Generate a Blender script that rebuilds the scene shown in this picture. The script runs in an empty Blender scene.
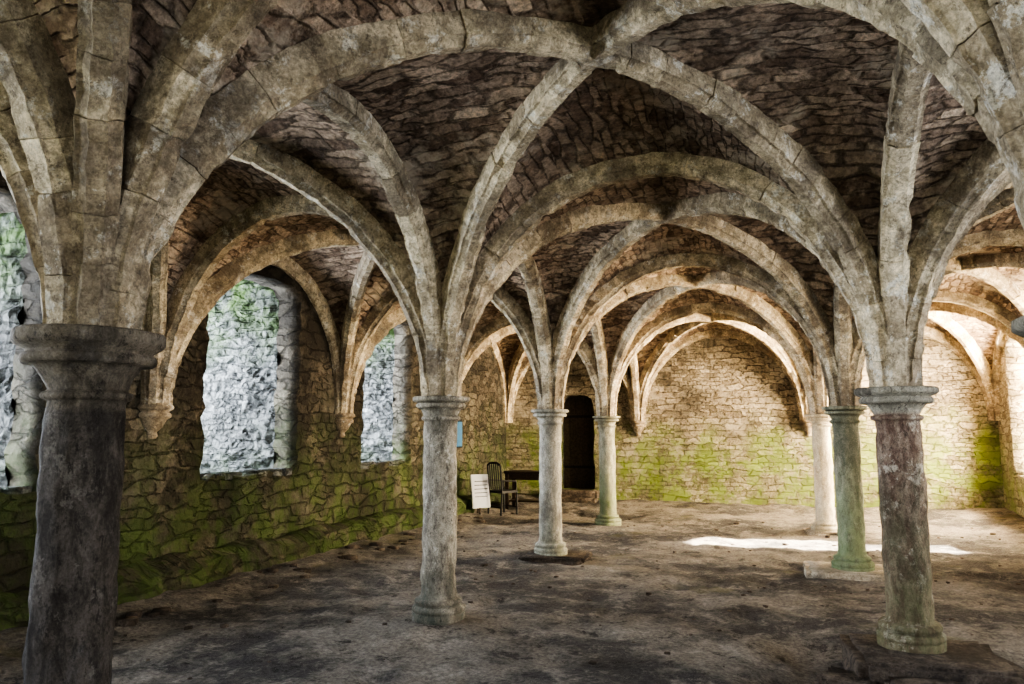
import bpy, bmesh, math, random, bisect
from mathutils import Vector, noise, Matrix
random.seed(7)
S=bpy.context.scene
COL=S.collection
EYE=1.62
XR=[-5.9,-2.7,0.95,4.5]
YR=[-4.9,-1.25,2.45,6.15,9.8,13.7,17.4]
Z0=1.93; RS=1.85; RD=1.95; WEB=.15
XL,XRt,YN,YF=XR[0],XR[-1],YR[0],YR[-1]

# ---------------------------------------------------------------- nodes
class NT:
    def __init__(s,name):
        s.m=bpy.data.materials.new(name); s.m.use_nodes=True
        s.t=s.m.node_tree; s.n=s.t.nodes; s.l=s.t.links
        s.b=s.n['Principled BSDF']
    def new(s,ty,**k):
        x=s.n.new(ty)
        for a,v in k.items(): setattr(x,a,v)
        return x
    def put(s,v,sock):
        if isinstance(v,bpy.types.NodeSocket): s.l.new(v,sock)
        else: sock.default_value=v
    def noise(s,vec,scale,detail=4,rough=.6,dist=0):
        x=s.new('ShaderNodeTexNoise'); x.inputs['Scale'].default_value=scale
        x.inputs['Detail'].default_value=detail; x.inputs['Roughness'].default_value=rough
        x.inputs['Distortion'].default_value=dist
        s.l.new(vec,x.inputs['Vector']); return x
    def math(s,op,a,b=0.0,c=None,clamp=False):
        x=s.new('ShaderNodeMath',operation=op,use_clamp=clamp); s.put(a,x.inputs[0]); s.put(b,x.inputs[1])
        if c is not None: s.put(c,x.inputs[2])
        return x.outputs[0]
    def vmath(s,op,a,b):
        x=s.new('ShaderNodeVectorMath',operation=op); s.put(a,x.inputs[0]); s.put(b,x.inputs[1]); return x.outputs[0]
    def mix(s,f,a,b,mode='MIX'):
        x=s.new('ShaderNodeMix',data_type='RGBA',blend_type=mode)
        s.put(f,x.inputs[0]); s.put(a if not isinstance(a,tuple) else (*a,1),x.inputs[6]); s.put(b if not isinstance(b,tuple) else (*b,1),x.inputs[7])
        return x.outputs[2]
    def map(s,v,a,b,c=0.0,d=1.0):
        x=s.new('ShaderNodeMapRange',interpolation_type='SMOOTHSTEP'); s.put(v,x.inputs[0])
        for i,q in enumerate((a,b,c,d)): x.inputs[i+1].default_value=q
        return x.outputs[0]
    def uv(s): return s.new('ShaderNodeTexCoord').outputs['UV']
    def pos(s): return s.new('ShaderNodeNewGeometry').outputs['Position']
    def z(s):
        x=s.new('ShaderNodeSeparateXYZ'); s.l.new(s.pos(),x.inputs[0]); return x.outputs
    def finish(s,col,height=None,rough=.9,dist=.03,strength=1.0):
        s.put(col,s.b.inputs['Base Color']); s.put(rough,s.b.inputs['Roughness'])
        s.b.inputs['Specular IOR Level'].default_value=.25
        if height is not None:
            x=s.new('ShaderNodeBump'); x.inputs['Distance'].default_value=dist; x.inputs['Strength'].default_value=strength
            s.l.new(height,x.inputs['Height']); s.l.new(x.outputs[0],s.b.inputs['Normal'])
        return s.m

def masonry(name,cA,cB,mort,bw=.34,bh=.15,dis=.06,bump=.03,algae=None,stain=.55,rnd_=.6,patch=None,mw=.10,mamt=.8,moss=None,relief=.7,midc=.5):
    """coursed rubble: staggered, jittered Voronoi cells in metres"""
    k=NT(name); uv=k.uv(); P=k.pos()
    n1=k.noise(uv,1.6,2); n2=k.noise(uv,9,4)
    def sc(n,f):
        o=k.vmath('SCALE',k.vmath('SUBTRACT',n.outputs['Color'],(.5,.5,.5)),(0,0,0)); o.node.inputs['Scale'].default_value=f; return o
    v=k.vmath('ADD',k.vmath('ADD',uv,sc(n1,dis*2.2)),sc(n2,dis*.7))
    def cells(w,h,off):
        s=k.new('ShaderNodeSeparateXYZ'); k.l.new(k.vmath('ADD',v,(off,off*.37,0)),s.inputs[0])
        r=k.math('DIVIDE',s.outputs[1],h); fl=k.math('FLOOR',r)
        u=k.math('ADD',k.math('DIVIDE',s.outputs[0],w),k.math('MULTIPLY',fl,.5))
        c=k.new('ShaderNodeCombineXYZ'); k.l.new(u,c.inputs[0]); k.l.new(r,c.inputs[1])
        e=k.new('ShaderNodeTexVoronoi',voronoi_dimensions='2D',feature='DISTANCE_TO_EDGE'); q=k.new('ShaderNodeTexVoronoi',voronoi_dimensions='2D',feature='F1')
        for x in (e,q):
            k.l.new(c.outputs[0],x.inputs['Vector']); x.inputs['Scale'].default_value=1; x.inputs['Randomness'].default_value=rnd_
        g=k.new('ShaderNodeSeparateColor'); k.l.new(q.outputs['Color'],g.inputs[0])
        return e.outputs['Distance'],g.outputs[0],g.outputs[1]
    e1,r1,s1=cells(bw,bh,0); e2,r2,s2=cells(bw*.6,bh*.62,3.3)
    sel=k.map(k.noise(uv,.9,2).outputs[0],.5,.53)
    rnd=k.mix(sel,r1,r2); rn2=k.mix(sel,s1,s2); edge=k.mix(sel,e1,e2)
    fine=k.noise(P,26,7,.75).outputs[0]; mid=k.noise(P,5.5,7,.7).outputs[0]; big=k.noise(P,.75,5,.6).outputs[0]
    edge=k.math('ADD',edge,k.math('MULTIPLY',k.math('SUBTRACT',fine,.5),.2))
    face=k.map(edge,0.01,mw)
    c=k.mix(rnd,cA,cB)
    c=k.mix(k.map(rn2,.7,.95,0,.55),c,tuple(min(.9,x*1.55) for x in cB))
    c=k.mix(k.math('MULTIPLY',k.math('SUBTRACT',1.0,face),mamt),c,mort)
    c=k.mix(k.map(mid,.48,.68,0,midc),c,tuple(min(.9,x*1.5) for x in cB))
    c=k.mix(1.0,c,k.mix(k.map(fine,.3,.7),(.45,.45,.45),(1.3,1.3,1.3)),'MULTIPLY')
    c=k.mix(k.map(big,.42,.62,0,stain),c,(.035,.03,.025))
    if patch: c=k.mix(k.map(k.noise(P,1.3,6,.7).outputs[0],.52,.62,0,.6),c,k.mix(rnd,tuple(x*.8 for x in patch),patch))
    for al in (algae,moss):
        if not al: continue
        col,z0,z1,st=al
        zz=k.z()[2]
        f=k.math('ADD',zz,k.math('MULTIPLY',k.math('SUBTRACT',k.noise(P,1.4,6,.65).outputs[0],.5),2.8 if al is algae else 1.5))
        if z1>z0: f=k.map(f,z0,z1,st,0)
        else: f=k.map(f,z1,z0,0,st)
        f=k.math('MULTIPLY',f,k.map(k.noise(P,2.4,7,.7).outputs[0],.40,.58,.15,1))
        c=k.mix(f,c,k.mix(rnd,col,tuple(x*1.6 for x in col)))
    h=k.math('ADD',k.math('MULTIPLY',face,.9),k.math('MULTIPLY',rnd,relief))
    h=k.math('ADD',h,k.math('MULTIPLY',mid,1.2)); h=k.math('ADD',h,k.math('MULTIPLY',fine,.8))
    return k.finish(c,h,.93,bump)

def stone(name,cA,cB,dark,algae=None,bump=.012,attr=False,sc=1.0,darkamt=.8,stretch=1.0,lime=None,cap=None,bigst=.62):
    k=NT(name); P0=k.pos()
    P=k.vmath('MULTIPLY',P0,(1,1,stretch))
    fine=k.noise(P0,60*sc,7,.8).outputs[0]; mid=k.noise(P,11*sc,10,.75,.3).outputs[0]; big=k.noise(P,2.0*sc,8,.72).outputs[0]
    c=k.mix(k.map(mid,.38,.62),cA,cB)
    if attr:
        a=k.new('ShaderNodeAttribute'); a.attribute_name='rnd'
        c=k.mix(1.0,c,k.mix(a.outputs['Fac'],(.66,.60,.54),(1.20,1.14,1.05)),'MULTIPLY')
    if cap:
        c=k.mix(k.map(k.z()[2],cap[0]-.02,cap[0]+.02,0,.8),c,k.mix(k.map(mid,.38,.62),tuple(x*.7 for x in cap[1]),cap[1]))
    if lime: c=k.mix(k.map(k.noise(P0,5.5,10,.78).outputs[0],.55,.60,0,lime[1]),c,lime[0])
    c=k.mix(k.map(k.noise(P,20*sc,12,.85).outputs[0],.53,.59,0,darkamt),c,dark)
    c=k.mix(k.map(big,.46,.58,0,bigst),c,dark)
    c=k.mix(1.0,c,k.mix(k.map(fine,.3,.7),(.6,.6,.6),(1.25,1.25,1.25)),'MULTIPLY')
    if algae:
        col,z0,z1,st=algae; zz=k.z()[2]
        f=k.math('ADD',zz,k.math('MULTIPLY',k.math('SUBTRACT',k.noise(P,3.5,7,.7).outputs[0],.5),1.6))
        c=k.mix(k.math('MULTIPLY',k.map(f,z0,z1,st,0),k.map(mid,.35,.6,.4,1)),c,col)
    h=k.math('ADD',k.math('MULTIPLY',mid,1.5),k.math('MULTIPLY',fine,.9))
    return k.finish(c,h,.82,bump)

def plain(name,c,rough=.6,metal=0,nz=.3):
    k=NT(name); n=k.noise(k.pos(),25,4).outputs[0]
    cc=k.mix(k.map(n,.3,.7),tuple(x*(1-nz) for x in c),tuple(min(1,x*(1+nz)) for x in c))
    k.b.inputs['Metallic'].default_value=metal
    return k.finish(cc,n,rough,.002)

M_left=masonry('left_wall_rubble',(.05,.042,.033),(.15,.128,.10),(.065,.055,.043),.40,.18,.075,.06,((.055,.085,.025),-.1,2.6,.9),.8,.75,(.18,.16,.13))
M_rev=masonry('outer_rubble',(.115,.12,.122),(.235,.24,.24),(.075,.077,.075),.27,.13,.05,.06,((.10,.14,.07),1.0,1.6,.4),.3,.7,(.27,.28,.275),.16,.85,((.09,.15,.04),3.8,2.4,.9),1.0,.6)
M_back=masonry('end_wall_masonry',(.20,.168,.125),(.40,.35,.275),(.15,.126,.095),.33,.145,.03,.028,((.14,.19,.05),.85,2.4,.92),.6,.45,(.50,.45,.365))
M_right=masonry('right_wall_masonry',(.26,.22,.16),(.46,.41,.32),(.22,.185,.135),.34,.15,.04,.03,((.16,.21,.065),.2,2.0,.7),.3,.5)
M_web=masonry('vault_web_rubble',(.19,.125,.09),(.60,.46,.35),(.19,.14,.105),.30,.11,.035,.045,None,.40,.7,(.74,.63,.50),.14,.8,None,1.0,.55)
M_rib=stone('vault_rib_limestone',(.42,.37,.285),(.76,.69,.56),(.12,.093,.07),None,.018,True,.9,.68,1.0,((.88,.85,.78),.65),None,.62)
GREEN=(.14,.19,.08)
def colmat(n,a,b,d,al,da=.6,lime=None,cap=None): return stone(n,a,b,d,al,.014,False,1.3,da,.45,lime,cap)
CZ=Z0-.12
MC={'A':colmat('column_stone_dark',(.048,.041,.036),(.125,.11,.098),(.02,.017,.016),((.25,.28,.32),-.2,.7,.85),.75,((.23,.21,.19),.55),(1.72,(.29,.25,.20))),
    'B':colmat('column_stone_pale',(.24,.215,.175),(.48,.44,.365),(.075,.066,.052),((.035,.05,.04),-.1,.55,.92),.78,((.66,.62,.54),.75)),
    'C':colmat('column_stone_grey',(.31,.295,.25),(.52,.49,.42),(.13,.12,.10),((.20,.24,.15),-.1,.6,.4),.5,((.62,.59,.52),.6)),
    'D':colmat('column_stone_green_foot',(.30,.28,.22),(.46,.44,.35),(.12,.12,.08),(GREEN,.2,1.7,.75)),
    'F':colmat('column_stone_mossy',(.20,.20,.145),(.37,.355,.27),(.09,.095,.065),((.19,.28,.13),.2,1.4,.6),.6,((.50,.49,.39),.5),(CZ,(.40,.38,.28))),
    'E':colmat('column_stone_weathered',(.145,.092,.07),(.32,.25,.195),(.05,.038,.03),((.14,.155,.07),-.1,1.7,.65),.78,((.55,.50,.42),.75),(Z0-.16,(.40,.385,.32))),
    'G':colmat('column_stone_sunlit',(.66,.58,.44),(.85,.78,.62),(.38,.30,.20),((.25,.24,.12),-.2,.5,.5),.4)}  # G: sunlight on the shaft is put into its pale warm colour

# ---------------------------------------------------------------- mesh helpers
def mkobj(name,verts,faces,mat,smooth=False,uvs=None,rnd=None):
    me=bpy.data.meshes.new(name); me.from_pydata(verts,[],faces)
    me.materials.append(mat)
    if smooth: me.polygons.foreach_set('use_smooth',[True]*len(faces))
    if uvs:
        ul=me.uv_layers.new(name='UVMap')
        for l in me.loops: ul.data[l.index].uv=uvs[l.vertex_index]
    if rnd:
        at=me.attributes.new('rnd','FLOAT','POINT'); at.data.foreach_set('value',rnd)
    me.update()
    o=bpy.data.objects.new(name,me); COL.objects.link(o); return o
def boxuv(o):
    me=o.data; ul=me.uv_layers.get('UVMap') or me.uv_layers.new(name='UVMap')
    for p in me.polygons:
        a=[abs(x) for x in p.normal]
        for li in p.loop_indices:
            c=me.vertices[me.loops[li].vertex_index].co
            if a[2]>=max(a[0],a[1]): ul.data[li].uv=(c.x,c.y)
            elif a[0]>a[1]: ul.data[li].uv=(c.y,c.z)
            else: ul.data[li].uv=(c.x,c.z)
def lathe(prof,cx,cy,seg=40,nz=.004):
    V=[];F=[];U=[]
    for j,(r,z) in enumerate(prof):
        for i in range(seg+1):
            a=2*math.pi*i/seg
            p=Vector((cx+r*math.cos(a),cy+r*math.sin(a),z))
            d=noise.noise(Vector((p.x*6,p.y*6,p.z*6)))*nz*1.5+noise.noise(p*17)*nz
            p+=Vector((math.cos(a),math.sin(a),0))*d*(1 if r>.01 else 0)
            if i==seg: p=Vector(V[j*(seg+1)])
            V.append(tuple(p)); U.append((a*.16,z))
    for j in range(len(prof)-1):
        for i in range(seg):
            a=j*(seg+1)+i; F.append((a,a+1,a+seg+2,a+seg+1))
    return V,F,U
def densify(prof,step=.04):
    out=[prof[0]]
    for a,b in zip(prof,prof[1:]):
        n=max(1,int(math.hypot(b[0]-a[0],b[1]-a[1])/step))
        for i in range(1,n+1): out.append((a[0]+(b[0]-a[0])*i/n,a[1]+(b[1]-a[1])*i/n))
    return out
def arcp(cr,cz,r,a0,a1,n=6):
    return [(cr+r*math.cos(math.radians(a0+(a1-a0)*i/n)),cz+r*math.sin(math.radians(a0+(a1-a0)*i/n))) for i in range(n+1)]

# ---------------------------------------------------------------- columns
def column(x,y,mat,H=Z0+.02,rs=.15,rc=.255,ch=.16,rb=.235,zb=0.0,name='stone_column'):
    p=[(.0,zb-.06),(rb,zb-.06),(rb,zb+.05)]
    p+=arcp(rb-.03,zb+.08,.032,-60,90,5)
    p+=[(rs+.05,zb+.115)]+arcp(rs+.028,zb+.145,.026,-70,80,5)+[(rs+.010,zb+.178),(rs+.003,zb+.21)]
    p+=[(rs,zb+.26),(rs*.99,H*.5),(rs*.97,H-ch-.045)]
    p+=arcp(rs+.004,H-ch-.022,.018,-85,85,5)
    b0=H-ch; t=rc-rs
    p+=[(rs-.002,b0+.004),(rs+t*.12,b0+ch*.22),(rs+t*.38,b0+ch*.42)]
    p+=arcp(rc-.055,b0+ch*.52,.024,-80,85,5)
    p+=[(rc-.05,b0+ch*.66)]
    p+=[(rc-.012,b0+ch*.74),(rc,b0+ch*.80),(rc,b0+ch*.95),(rc-.012,H-.002),(0.0,H)]
    V,F,U=lathe(densify(p,.03),x,y,56,.008)
    return mkobj(name,V,F,mat,True,U)
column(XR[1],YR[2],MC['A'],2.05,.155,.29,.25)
column(XR[1],YR[3],MC['B'],ch=.17,zb=.06,rb=.225)
column(XR[1],YR[4],MC['C'],rb=.22,zb=.03)
column(XR[1],YR[5],MC['D'],rb=.24)
column(XR[2],YR[3],MC['E'],Z0+.03,.155,.28,.20,.22,zb=.13)
column(XR[2],YR[4],MC['F'],zb=.04)
column(XR[2],YR[5],MC['G'])
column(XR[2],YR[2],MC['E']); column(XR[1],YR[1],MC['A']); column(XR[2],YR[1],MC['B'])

def corbel(x,y):
    p=[(.0,Z0-.36),(.04,Z0-.36),(.06,Z0-.33),(.05,Z0-.29),(.10,Z0-.24),(.14,Z0-.16)]+arcp(.15,Z0-.12,.03,-70,80,5)+[(.16,Z0-.08)]+arcp(.17,Z0-.04,.03,-80,80,5)+[(.18,Z0),(0,Z0+.01)]
    V,F,U=lathe(densify(p,.03),x,y,28,.005); return mkobj('stone_corbel',V,F,M_rib,True,U)
for y in YR[1:-1]: corbel(XL,y); corbel(XRt,y)
for x in (XR[1],XR[2]): corbel(x,YF)

# ---------------------------------------------------------------- ribs
RV=[];RF=[];RR=[]
def arch(P,Q,rise,r0=.175,w=.21,d=.22,ch=.05):
    P=Vector(P);Q=Vector(Q);L=(Q-P).length;e=(Q-P)/L;s=Vector((-e.y,e.x));mid=(P+Q)/2;a=L/2-r0
    N=200;tab=[0]
    pt=lambda f:(-a*math.cos(f),rise*math.sin(f))
    for i in range(N):
        p,q=pt(math.pi*i/N),pt(math.pi*(i+1)/N); tab.append(tab[-1]+math.hypot(q[0]-p[0],q[1]-p[1]))
    T=tab[-1]
    def phi(sv):
        sv=min(max(sv,0),T); i=min(bisect.bisect_right(tab,sv)-1,N-1)
        return math.pi*(i+(sv-tab[i])/(tab[i+1]-tab[i]))/N
    cuts=[0]
    while cuts[-1]<T-.5: cuts.append(cuts[-1]+random.uniform(.20,.44))
    cuts.append(T)
    h=w/2
    prof=[(-h+ch,0),(h-ch,0),(h-ch*.92,ch*.35),(h-ch*.4,ch*.92),(h-.001,ch*1.05),(h,ch*1.7),(h,d),(-h,d),(-h,ch*1.7),(-h+.001,ch*1.05),(-h+ch*.4,ch*.92),(-h+ch*.92,ch*.35)]
    m=len(prof)
    for b0,b1 in zip(cuts,cuts[1:]):
        rv=random.random(); js=random.uniform(-.006,.006); jn=random.uniform(-.008,.008); g=.003
        base=len(RV)
        rings=[(b0+.0008,1),(b0+.004,0)]
        k=8
        for i in range(1,k): rings.append((b0+(b1-b0)*i/k,0))
        rings+=[(b1-.004,0),(b1-.0008,1)]
        for sv,ins in rings:
            f=phi(sv); x,z=pt(f)
            n=Vector((-math.cos(f)/a,math.sin(f)/rise)).normalized()
            for (ps,pn) in prof:
                if ins: ps*=1-g/h; pn=pn+g if pn<ch*1.8 else pn
                q=mid+e*(x+n.x*(pn+jn))+s*(ps+js)
                v=Vector((q.x,q.y,Z0+z+n.y*(pn+jn)))
                if sv<.01 or sv>T-.01: v.z-=.04
                chip=max(0,noise.noise(v*7+Vector((3,3,3)))-.26)*.07
                if pn<ch*1.9: 
                    q2=mid+e*(x+n.x*d*.6); v+= (Vector((q2.x,q2.y,Z0+z+n.y*d*.6))-v)*min(.35,chip*8)
                v+=Vector((noise.noise(v*9),noise.noise(v*9+Vector((5,1,2))),noise.noise(v*9+Vector((1,8,3)))))*.009
                v+=Vector((noise.noise(v*25),noise.noise(v*25+Vector((5,1,2))),noise.noise(v*25+Vector((1,8,3)))))*.007
                RV.append(tuple(v)); RR.append(rv)
        for j in range(len(rings)-1):
            for i in range(m):
                A=base+j*m+i;B=base+j*m+(i+1)%m; RF.append((A,B,B+m,A+m))
        RF.append(tuple(base+i for i in range(m))[::-1]); l=base+(len(rings)-1)*m; RF.append(tuple(l+i for i in range(m)))
for i in range(4):
    for j in range(len(YR)):
        if i<3: arch((XR[i],YR[j]),(XR[i+1],YR[j]),RS,w=.19)
        if j<len(YR)-1: arch((XR[i],YR[j]),(XR[i],YR[j+1]),RS,w=.19)
for i in range(3):
    for j in range(len(YR)-1):
        arch((XR[i],YR[j]),(XR[i+1],YR[j+1]),RD,w=.17); arch((XR[i+1],YR[j]),(XR[i],YR[j+1]),RD-.004,w=.17)
mkobj('vault_ribs',RV,RF,M_rib,False,None,RR)

# ---------------------------------------------------------------- vault webs = ceiling
V=[];F=[];U=[]
n=60;m=28
for bi in range(3):
    for bj in range(len(YR)-1):
        x0,x1,y0,y1=XR[bi],XR[bi+1],YR[bj],YR[bj+1]; cx,cy=(x0+x1)/2,(y0+y1)/2; hx,hy=(x1-x0)/2,(y1-y0)/2
        for cell in range(4):
            base=len(V)
            hu=hx if cell in(0,1) else hy; hv=hy if cell in (0,1) else hx
            arc=0;prev=None
            for i in range(n+1):
                a=-math.pi/2+math.pi*i/n; u=math.sin(a); c=math.sqrt(max(0,1-u*u))
                zs=(RS+WEB)*c; zd=(RD+WEB)*c
                if prev: arc+=math.hypot((u-prev[0])*hu,zs-prev[1])
                prev=(u,zs)
                for j in range(m+1):
                    t=j/m; v=abs(u)+(1-abs(u))*t
                    z=Z0+zd*(1-t)+zs*t+.05*math.sin(math.pi*t)*c
                    sg=1 if cell%2 else -1
                    if cell<2: p=(cx+u*hx,cy+sg*v*hy,z)
                    else: p=(cx+sg*v*hx,cy+u*hy,z)
                    q=Vector(p); z+=noise.noise(q*2.3)*.04*(1-t)*t*4*c+(noise.noise(q*6)*.018+noise.noise(q*12)*.014)*c
                    V.append((p[0],p[1],z)); U.append((sg*v*hv+bi*3.1+bj*1.7+cell*5,arc+bj*.33))
            for i in range(n):
                for j in range(m):
                    A=base+i*(m+1)+j; F.append((A,A+1,A+m+2,A+m+1))
mkobj('ceiling',V,F,M_web,True,U)

# ---------------------------------------------------------------- walls
def hole_pts(c,hw,z0,z1,seg=14,arcr=.35,jit=.022):
    pts=[]; nz=int((z1-arcr-z0)/.11); nb=int(hw*2/.12)
    J=lambda:random.uniform(-jit,jit)
    for i in range(nb): pts.append((c-hw+2*hw*i/nb,z0+J()))
    for i in range(nz): pts.append((c+hw+J(),z0+(z1-arcr-z0)*i/nz))
    for i in range(seg+1):
        a=math.pi*i/seg; e=.7
        ca,sa=math.cos(a),math.sin(a)
        pts.append((c+hw*math.copysign(abs(ca)**e,ca),z1-arcr+arcr*max(0,sa)**e+J()))
    for i in range(1,nz): pts.append((c-hw+J(),z1-arcr-(z1-arcr-z0)*i/nz))
    return pts
def wall(name,u0,u1,z0,z1,holes,thick,axis,face,sign,mat,matrev):
    cu=bpy.data.curves.new(name,'CURVE'); cu.dimensions='2D'; cu.fill_mode='BOTH'; cu.extrude=thick/2
    for pts in [[(u0,z0),(u1,z0),(u1,z1),(u0,z1)]]+holes:
        sp=cu.splines.new('POLY'); sp.points.add(len(pts)-1); sp.use_cyclic_u=True
        for i,(a,b) in enumerate(pts): sp.points[i].co=(a,b,0,1)
    o=bpy.data.objects.new(name+'_c',cu); COL.objects.link(o)
    dg=bpy.context.evaluated_depsgraph_get(); me=bpy.data.meshes.new_from_object(o.evaluated_get(dg)); bpy.data.objects.remove(o)
    bm=bmesh.new(); bm.from_mesh(me)
    bmesh.ops.remove_doubles(bm,verts=bm.verts,dist=1e-5)
    for v in bm.verts:
        u,z,w=v.co
        off=face+sign*(w+thick/2)
        v.co=(off,u,z) if axis=='y' else (u,off,z)
    bmesh.ops.recalc_face_normals(bm,faces=bm.faces)
    ax=0 if axis=='y' else 1
    bm.normal_update()
    for f in bm.faces: f.material_index=0 if abs(f.normal[ax])>.7 else 1
    bm.to_mesh(me); bm.free()
    me.materials.clear(); me.materials.append(mat); me.materials.append(matrev)
    me.name=name; o=bpy.data.objects.new(name,me); COL.objects.link(o); boxuv(o); return o
TOP=4.35; TL=.36
LW=[(.6,.88),(4.02,.88),(7.79,.90),(11.28,.86)]
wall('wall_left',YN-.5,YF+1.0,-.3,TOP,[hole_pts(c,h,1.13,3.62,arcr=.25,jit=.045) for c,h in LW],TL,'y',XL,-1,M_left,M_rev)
RW=[(.6,.8,.95,3.4),(4.3,.8,.95,3.4),(7.95,.8,.95,3.3),(12.70,.55,.95,3.3),(15.6,1.0,.85,3.45)]
wall('wall_right',YN-.5,YF+1.0,-.3,TOP,[hole_pts(c,h,a,b) for c,h,a,b in RW],1.0,'y',XRt,1,M_right,M_right)
wall('wall_back',XL-.001,XRt+.001,-.3,TOP,[hole_pts(-4.15,.42,.34,2.55,arcr=.4)],.9,'x',YF,1,M_back,M_back)
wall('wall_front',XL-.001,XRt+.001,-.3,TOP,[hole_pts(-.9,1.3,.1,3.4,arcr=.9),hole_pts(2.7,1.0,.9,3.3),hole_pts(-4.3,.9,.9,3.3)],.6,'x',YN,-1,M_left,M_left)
def blk(name,x0,x1,y0,y1,z0,z1,mat):
    o=mkobj(name,[(x,y,z) for z in (z0,z1) for x,y in ((x0,y0),(x1,y0),(x1,y1),(x0,y1))],
      [(0,3,2,1),(4,5,6,7),(0,1,5,4),(1,2,6,5),(2,3,7,6),(3,0,4,7)],mat); boxuv(o); return o
blk('light_seal_slab',XL-TL-.05,XRt+1.1,YN-.7,YF+1.1,TOP,TOP+.3,M_left)  # unseen cover added above the webs to stop sky light leaking in
for c,h in LW:
    V=[];F=[]; x0,x1,y0,y1=XL-TL-2.8,XL-TL-.002,c+h+.03,c+h+.9
    nx_,nz_=80,110
    for i in range(nx_+1):
        for j in range(nz_+1):
            x=x0+(x1-x0)*i/nx_; z=-.3+4.9*j/nz_; q=Vector((x*3.2,c,z*5))
            V.append((x,y0+.06*noise.noise(q)+.04*noise.noise(q*2.3)+.03*noise.noise(q*5),z))
    for i in range(nx_):
        for j in range(nz_): A=i*(nz_+1)+j; F.append((A,A+nz_+1,A+nz_+2,A+1))
    b=len(V); V+=[(x0,y0,-.3),(x0,y1,-.3),(x1,y1,-.3),(x0,y0,4.6),(x0,y1,4.6),(x1,y1,4.6),(x1,y0,4.6)]
    F+=[(b,b+3,b+4,b+1),(b+1,b+4,b+5,b+2),(b+3,b+6,b+5,b+4)]
    o=mkobj('rubble_buttress',V,F,M_rev,False); boxuv(o)
blk('sun_blocker_wall',9.0,9.8,-8,12.6,-.3,7.2,M_right)  # unseen wall added outside to block the sun, leaving one gap for the streak
blk('sun_blocker_wall',9.0,9.8,14.05,26,-.3,7.2,M_right)
# low rough stone ledge along the foot of the left wall
V=[];F=[];prof=[(0.0,.36),(.10,.35),(.20,.33),(.27,.28),(.30,.18),(.33,.05),(.36,-.15)]; ny_=560
for j in range(ny_+1):
    y=YN+(YF-YN)*j/ny_
    for (dx,z) in prof:
        q=Vector((dx*4,y*1.3,z*3)); st=noise.noise(Vector((0,y*.9,4)))*.10
        V.append((XL+.001+dx*(1+.35*noise.noise(Vector((0,y*2.1,1))))+(.05*noise.noise(q*2.5) if dx>0 else 0),y,z+(st+.05*noise.noise(q*1.7+Vector((9,0,0)))+.03*noise.noise(q*4) if z>0 else 0)))
m=len(prof)
for j in range(ny_):
    for i in range(m-1): A=j*m+i; F.append((A,A+1,A+m+1,A+m))
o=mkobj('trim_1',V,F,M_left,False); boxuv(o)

# ---------------------------------------------------------------- floor
k=NT('earth_floor'); P=k.pos()
big=k.noise(P,.6,7,.7).outputs[0]; mid=k.noise(P,2.6,11,.78,.3).outputs[0]; fine=k.noise(P,30,8,.8).outputs[0]; grit=k.noise(P,110,3,.7).outputs[0]
c=k.mix(k.map(big,.43,.57),(.085,.08,.078),(.26,.235,.205))
c=k.mix(k.map(mid,.51,.62,0,.65),c,(.38,.345,.305))
c=k.mix(k.map(mid,.38,.46,.85,0),c,(.042,.037,.035))
c=k.mix(1.0,c,k.mix(k.map(fine,.32,.68),(.5,.5,.5),(1.4,1.4,1.4)),'MULTIPLY')
c=k.mix(k.map(grit,.60,.68,0,.5),c,(.45,.43,.40))
c=k.mix(k.map(k.noise(P,.8,5).outputs[0],.6,.68,0,.35),c,(.18,.17,.07))
h=k.math('ADD',k.math('MULTIPLY',mid,1.7),k.math('ADD',k.math('MULTIPLY',fine,.7),k.math('MULTIPLY',grit,.2)))
M_floor=k.finish(c,h,.85,.06)
def fz(x,y):
    r=noise.noise(Vector((x*.5,y*.5,0)))*.04+noise.noise(Vector((x*1.7,y*1.7,1)))*.032+noise.noise(Vector((x*4.5,y*4.5,2)))*.015+noise.noise(Vector((x*11,y*11,2)))*.008
    r-=.07*max(0,noise.noise(Vector((x*2.6,y*2.6,9)))-.2)
    dl=x-XL
    r+=.10*math.exp(-(max(0,dl)/.8)**2)
    r+=.12*math.exp(-((YF-y)/1.0)**2)+.05*math.exp(-((XRt-x)/.6)**2)
    for cx in XR[1:3]:
        for cy in YR[1:-1]:
            d=math.hypot(x-cx,y-cy); w=math.exp(-(d/.5)**2); r*=1-w
    r+=.055*math.exp(-((x-XR[1])**2+(y-YR[3])**2)/.5)
    r-=.11*math.exp(-((x-1.05)/1.1)**4-((y-5.6)/1.1)**4)
    return r
nx,ny=220,470; V=[];F=[]
for j in range(ny+1):
    for i in range(nx+1):
        x=XL-.3+(XRt-XL+.6)*i/nx; y=YN-.3+(YF-YN+.6)*j/ny; V.append((x,y,fz(x,y)))
for j in range(ny):
    for i in range(nx): A=j*(nx+1)+i; F.append((A,A+1,A+nx+2,A+nx+1))
mkobj('floor',V,F,M_floor,True)
kg=NT('grass'); g=kg.finish(kg.mix(kg.noise(kg.pos(),4).outputs[0],(.05,.09,.02),(.15,.2,.07)),None)
mkobj('ground_outside',[(-60,-60,-.32),(60,-60,-.32),(60,70,-.32),(-60,70,-.32)],[(0,1,2,3)],g)

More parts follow.
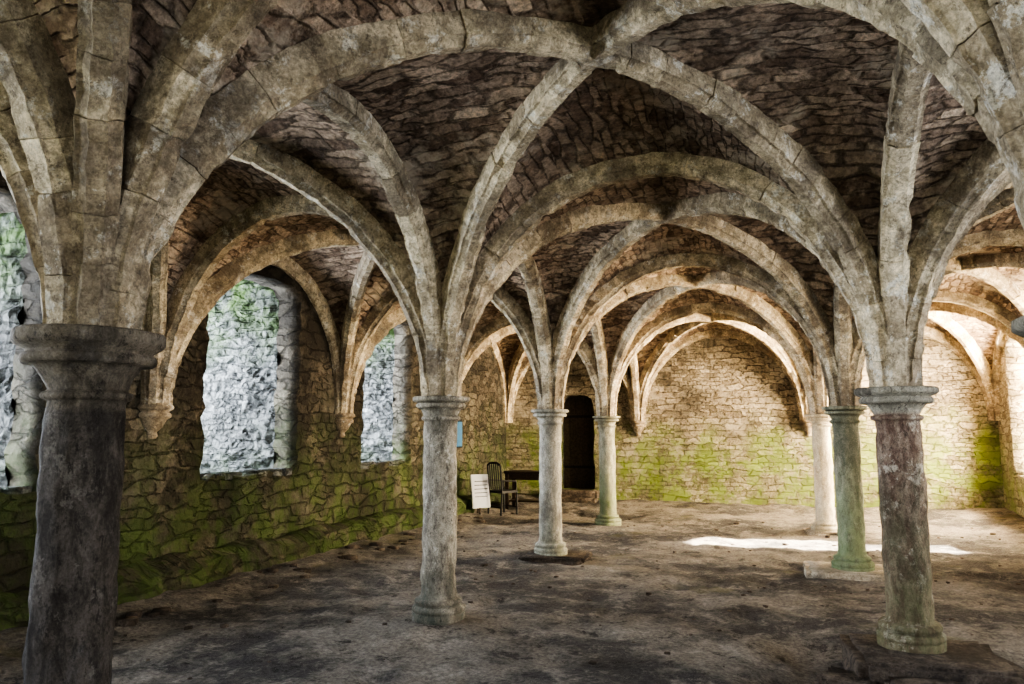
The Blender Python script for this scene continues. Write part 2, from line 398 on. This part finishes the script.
# ---------------------------------------------------------------- rocks & slabs
def rock(name,loc,size,mat,seed=0,rot=0,amp=.18,sub=4):
    bm=bmesh.new(); bmesh.ops.create_cube(bm,size=1)
    bmesh.ops.bevel(bm,geom=bm.edges[:],offset=.06,segments=2,affect='EDGES')
    bmesh.ops.subdivide_edges(bm,edges=bm.edges[:],cuts=sub,use_grid_fill=True)
    R=Matrix.Rotation(rot,3,'Z')
    for v in bm.verts:
        p=v.co.copy(); d=noise.noise(p*2.2+Vector((seed,seed*2,0)))*amp+noise.noise(p*6+Vector((seed,0,3)))*amp*.35
        p+=p.normalized()*d; p=Vector((p.x*size[0],p.y*size[1],p.z*size[2])); v.co=R@p+Vector(loc)
    me=bpy.data.meshes.new(name); bm.to_mesh(me); bm.free(); me.materials.append(mat)
    me.polygons.foreach_set('use_smooth',[True]*len(me.polygons)); o=bpy.data.objects.new(name,me); COL.objects.link(o); return o
M_slab=stone('slab_stone',(.085,.066,.052),(.19,.155,.125),(.03,.025,.022),None,.025)
M_slabp=stone('slab_pale',(.40,.35,.28),(.58,.52,.42),(.18,.15,.11),None,.012)
rock('plinth_slab',(1.02,6.02,-.01),(.98,.88,.28),M_slab,1,.05,.06,6)
rock('broken_stone',(1.14,5.44,-.05),(.92,.36,.24),M_slab,2,.10,.12,6)
rock('broken_stone',(.50,5.60,-.06),(.36,.34,.20),M_slab,5,-.3)
rock('plinth_slab',(XR[2]-.05,YR[4],.0),(.96,.84,.14),M_slabp,3,0,.06)
rock('plinth_slab',(XR[1]+.08,YR[4],.0),(.85,.72,.13),M_slab,4,.1,.14)
rock('plinth_slab',(XR[2],YR[5],.0),(.62,.6,.08),M_slabp,6,.1,.1)
for i in range(40):
    y=random.uniform(2.5,14.0); x=XL+random.uniform(.42,.95); s=random.uniform(.04,.12)
    rock('rubble_tmp',(x,y,fz(x,y)),(s*1.5,s*1.2,s*.6),M_slab,i,random.uniform(0,3),.2,1)
for i in range(320):
    y=random.uniform(2.3,15); x=random.uniform(-5,4.2); s=random.uniform(.008,.03)
    if random.random()<.15: s*=2
    if min(math.hypot(x-a,y-b) for a in XR[1:3] for b in YR)<.35: continue
    rock('pebble_tmp',(x,y,fz(x,y)+s*.1),(s*1.5,s*1.2,s*.8),M_slab,i,random.uniform(0,3),.2,0)
for i in range(90):
    c,h=random.choice(LW); y=c+random.uniform(-h+.08,h-.08); x=XL-random.uniform(.06,TL-.02); s=random.uniform(.06,.16)
    rock('sill_tmp',(x,y,1.13),(s*1.4,s*1.3,s*.6),M_rev,i*3+1,random.uniform(0,3),.2,1)
def join(prefix,newname):
    obs=[o for o in bpy.data.objects if o.name.startswith(prefix)]
    bm=bmesh.new()
    for o in obs: bm.from_mesh(o.data)
    mt=obs[0].data.materials[0]
    me=bpy.data.meshes.new(newname); bm.to_mesh(me); bm.free(); me.materials.append(mt)
    for o in obs: bpy.data.objects.remove(o)
    o=bpy.data.objects.new(newname,me); COL.objects.link(o); boxuv(o)
join('rubble_tmp','fallen_rubble'); join('pebble_tmp','loose_pebbles'); join('sill_tmp','window_sill_stones')

# ---------------------------------------------------------------- furniture at the far left
def empty(n,loc): 
    e=bpy.data.objects.new(n,None); COL.objects.link(e); e.location=loc; return e
def box(n,par,c,s,mat,rot=(0,0,0),bev=.006):
    bm=bmesh.new(); bmesh.ops.create_cube(bm,size=1)
    for v in bm.verts: v.co=Vector((v.co.x*s[0],v.co.y*s[1],v.co.z*s[2]))
    bmesh.ops.bevel(bm,geom=bm.edges[:],offset=min(bev,min(s)*.3),segments=2,affect='EDGES')
    me=bpy.data.meshes.new(n); bm.to_mesh(me); bm.free(); me.materials.append(mat)
    o=bpy.data.objects.new(n,me); COL.objects.link(o); o.location=c; o.rotation_euler=rot; o.parent=par; return o
def tube(n,par,pts,r,mat):
    cu=bpy.data.curves.new(n,'CURVE'); cu.dimensions='3D'; cu.bevel_depth=r; cu.bevel_resolution=3; cu.use_fill_caps=True
    sp=cu.splines.new('POLY'); sp.points.add(len(pts)-1)
    for i,p in enumerate(pts): sp.points[i].co=(*p,1)
    cu.materials.append(mat)
    o=bpy.data.objects.new(n,cu); COL.objects.link(o); o.parent=par; return o
BLK=plain('black_iron',(.015,.015,.016),.6); WOOD=plain('dark_oak',(.05,.035,.025),.6); DOORW=plain('weathered_oak',(.06,.047,.035),.75); WHT=plain('white_panel',(.36,.38,.42),.5,0,.04); BLU=plain('blue_panel',(.05,.14,.26),.5,0,.1)
def chair(x,y,rot):
    z=fz(x,y); e=empty('dark_armchair',(x,y,z)); e.rotation_euler=(0,0,rot)
    for sx in (-.2,.2):
        tube('leg_front',e,[(sx,-.2,0),(sx,-.19,.45)],.02,BLK)
        tube('leg_back',e,[(sx,.22,0),(sx,.19,.45),(sx,.24,.98)],.02,BLK)
        tube('arm',e,[(sx,-.18,.45),(sx,-.17,.66),(sx,.21,.68)],.018,BLK)
    box('seat',e,(0,0,.455),(.44,.42,.045),BLK)
    tube('top_rail',e,[(-.2,.24,.98),(-.1,.25,1.03),(.1,.25,1.03),(.2,.24,.98)],.022,BLK)
    for i in range(5): tube('back_bar',e,[(-.13+i*.065,.20,.5),(-.13+i*.065,.25,1.02)],.014,BLK)
    for yy in (-.2,.2): tube('stretcher',e,[(-.2,yy,.15),(.2,yy,.15)],.012,BLK)
chair(-5.02,14.6,2.6)
def table(x,y):
    z=fz(x,y); e=empty('wooden_table',(x,y,z))
    box('top',e,(0,0,.80),(1.0,.6,.05),WOOD)
    for sx in(-.44,.44):
        for sy in(-.24,.24): box('leg',e,(sx,sy,.39),(.07,.07,.78),WOOD)
    for sy in(-.24,.24): box('apron',e,(0,sy,.71),(.84,.025,.13),WOOD)
    for sx in(-.44,.44): box('apron_side',e,(sx,0,.71),(.025,.44,.13),WOOD)
    box('shelf',e,(0,0,.2),(.86,.46,.03),WOOD)
table(-4.75,15.6)
bx,by=-5.36,14.2
e=empty('display_board',(bx,by,fz(bx,by)))
box('panel',e,(0,0,.44),(.03,.42,.66),WHT,(0,math.radians(-9),math.radians(-35)))
for i in range(6): box('text_line',e,(.02,-.012,.26+i*.075),(.03,.30,.012),BLK,(0,math.radians(-9),math.radians(-35)))
for sy in (-.15,.15): box('leg',e,(-.02-sy*.5,sy,.06),(.04,.04,.14),WOOD,(0,0,math.radians(-35)))
e=empty('information_sign',(XL+.03,14.2,1.62)); box('panel',e,(.0,0,0),(.03,.5,.5),BLU); box('frame',e,(-.012,0,0),(.03,.56,.56),BLK)
e=empty('door_1',(-4.15,YF+.40,.34))
for i in range(5): box('plank',e,(-.33+i*.165,0,1.1),(.16,.05,2.25),DOORW)
for zz in (.5,1.7): box('strap_hinge',e,(0,-.03,zz),(.8,.015,.06),BLK)
tube('ring_handle',e,[(.25+.05*math.cos(a),-.05,1.0+.05*math.sin(a)) for a in [i*math.pi/6 for i in range(13)]],.008,BLK)
for i in range(2): rock('door_step',(-4.15,YF-.20-.3*(1-i),.09+.15*i),(1.1,.34,.20),M_slab,9+i,0,.05)

# ---------------------------------------------------------------- lights
def area(n,loc,rot,sx,sy,p,c):
    l=bpy.data.lights.new(n,'AREA'); l.shape='RECTANGLE'; l.size=sx; l.size_y=sy; l.energy=p; l.color=c
    o=bpy.data.objects.new(n,l); COL.objects.link(o); o.location=loc; o.rotation_euler=rot; return o
COOL=(.84,.91,1.0); WARM=(1.0,.80,.53)
for (c,h),p in zip(LW,[360,420,360,400]): area('skylight_left',(XL-TL-1.6,c-.15,2.4),(0,math.radians(-91),0),2.2,1.6,p,COOL)
PR=[100,280,270,1000,2900]
for (c,h,a,b),p in zip(RW,PR):
    area('skylight_right',(XRt+1.15,c,2.1),(0,math.radians(99),0),2.3,h*2,p,WARM if c>9 else ((1,.88,.72) if c>6 else COOL))
area('fill_front',(-.9,YN-.8,1.9),(math.radians(98),0,0),2.6,3.0,190,(1,.93,.84))  # fill lamps added behind the camera, set in invented end-wall openings
area('fill_front',(2.7,YN-.8,2.2),(math.radians(93),0,0),1.9,2.3,190,(.92,.95,1))
s=bpy.data.lights.new('sun','SUN'); s.energy=110; s.angle=.012; s.color=(1,.90,.73); so=bpy.data.objects.new('sun',s); COL.objects.link(so)
d=Vector((1,.12,math.tan(math.radians(26.5)))); so.rotation_euler=d.to_track_quat('Z','Y').to_euler(); so.location=(20,20,20)
W=bpy.data.worlds.new('sky'); S.world=W; W.use_nodes=True
bg=W.node_tree.nodes['Background']; bg.inputs[0].default_value=(.76,.86,1,1); bg.inputs[1].default_value=1.6

cam=bpy.data.cameras.new('camera'); cam.lens=750/1024*36; cam.sensor_width=36; cam.clip_start=.05
co=bpy.data.objects.new('camera',cam); COL.objects.link(co); co.location=(0,0,EYE); co.rotation_euler=(math.radians(97),0,math.radians(18.3)); S.camera=co
try: S.view_settings.look='AgX - High Contrast'
except Exception: pass
S.view_settings.exposure=.3
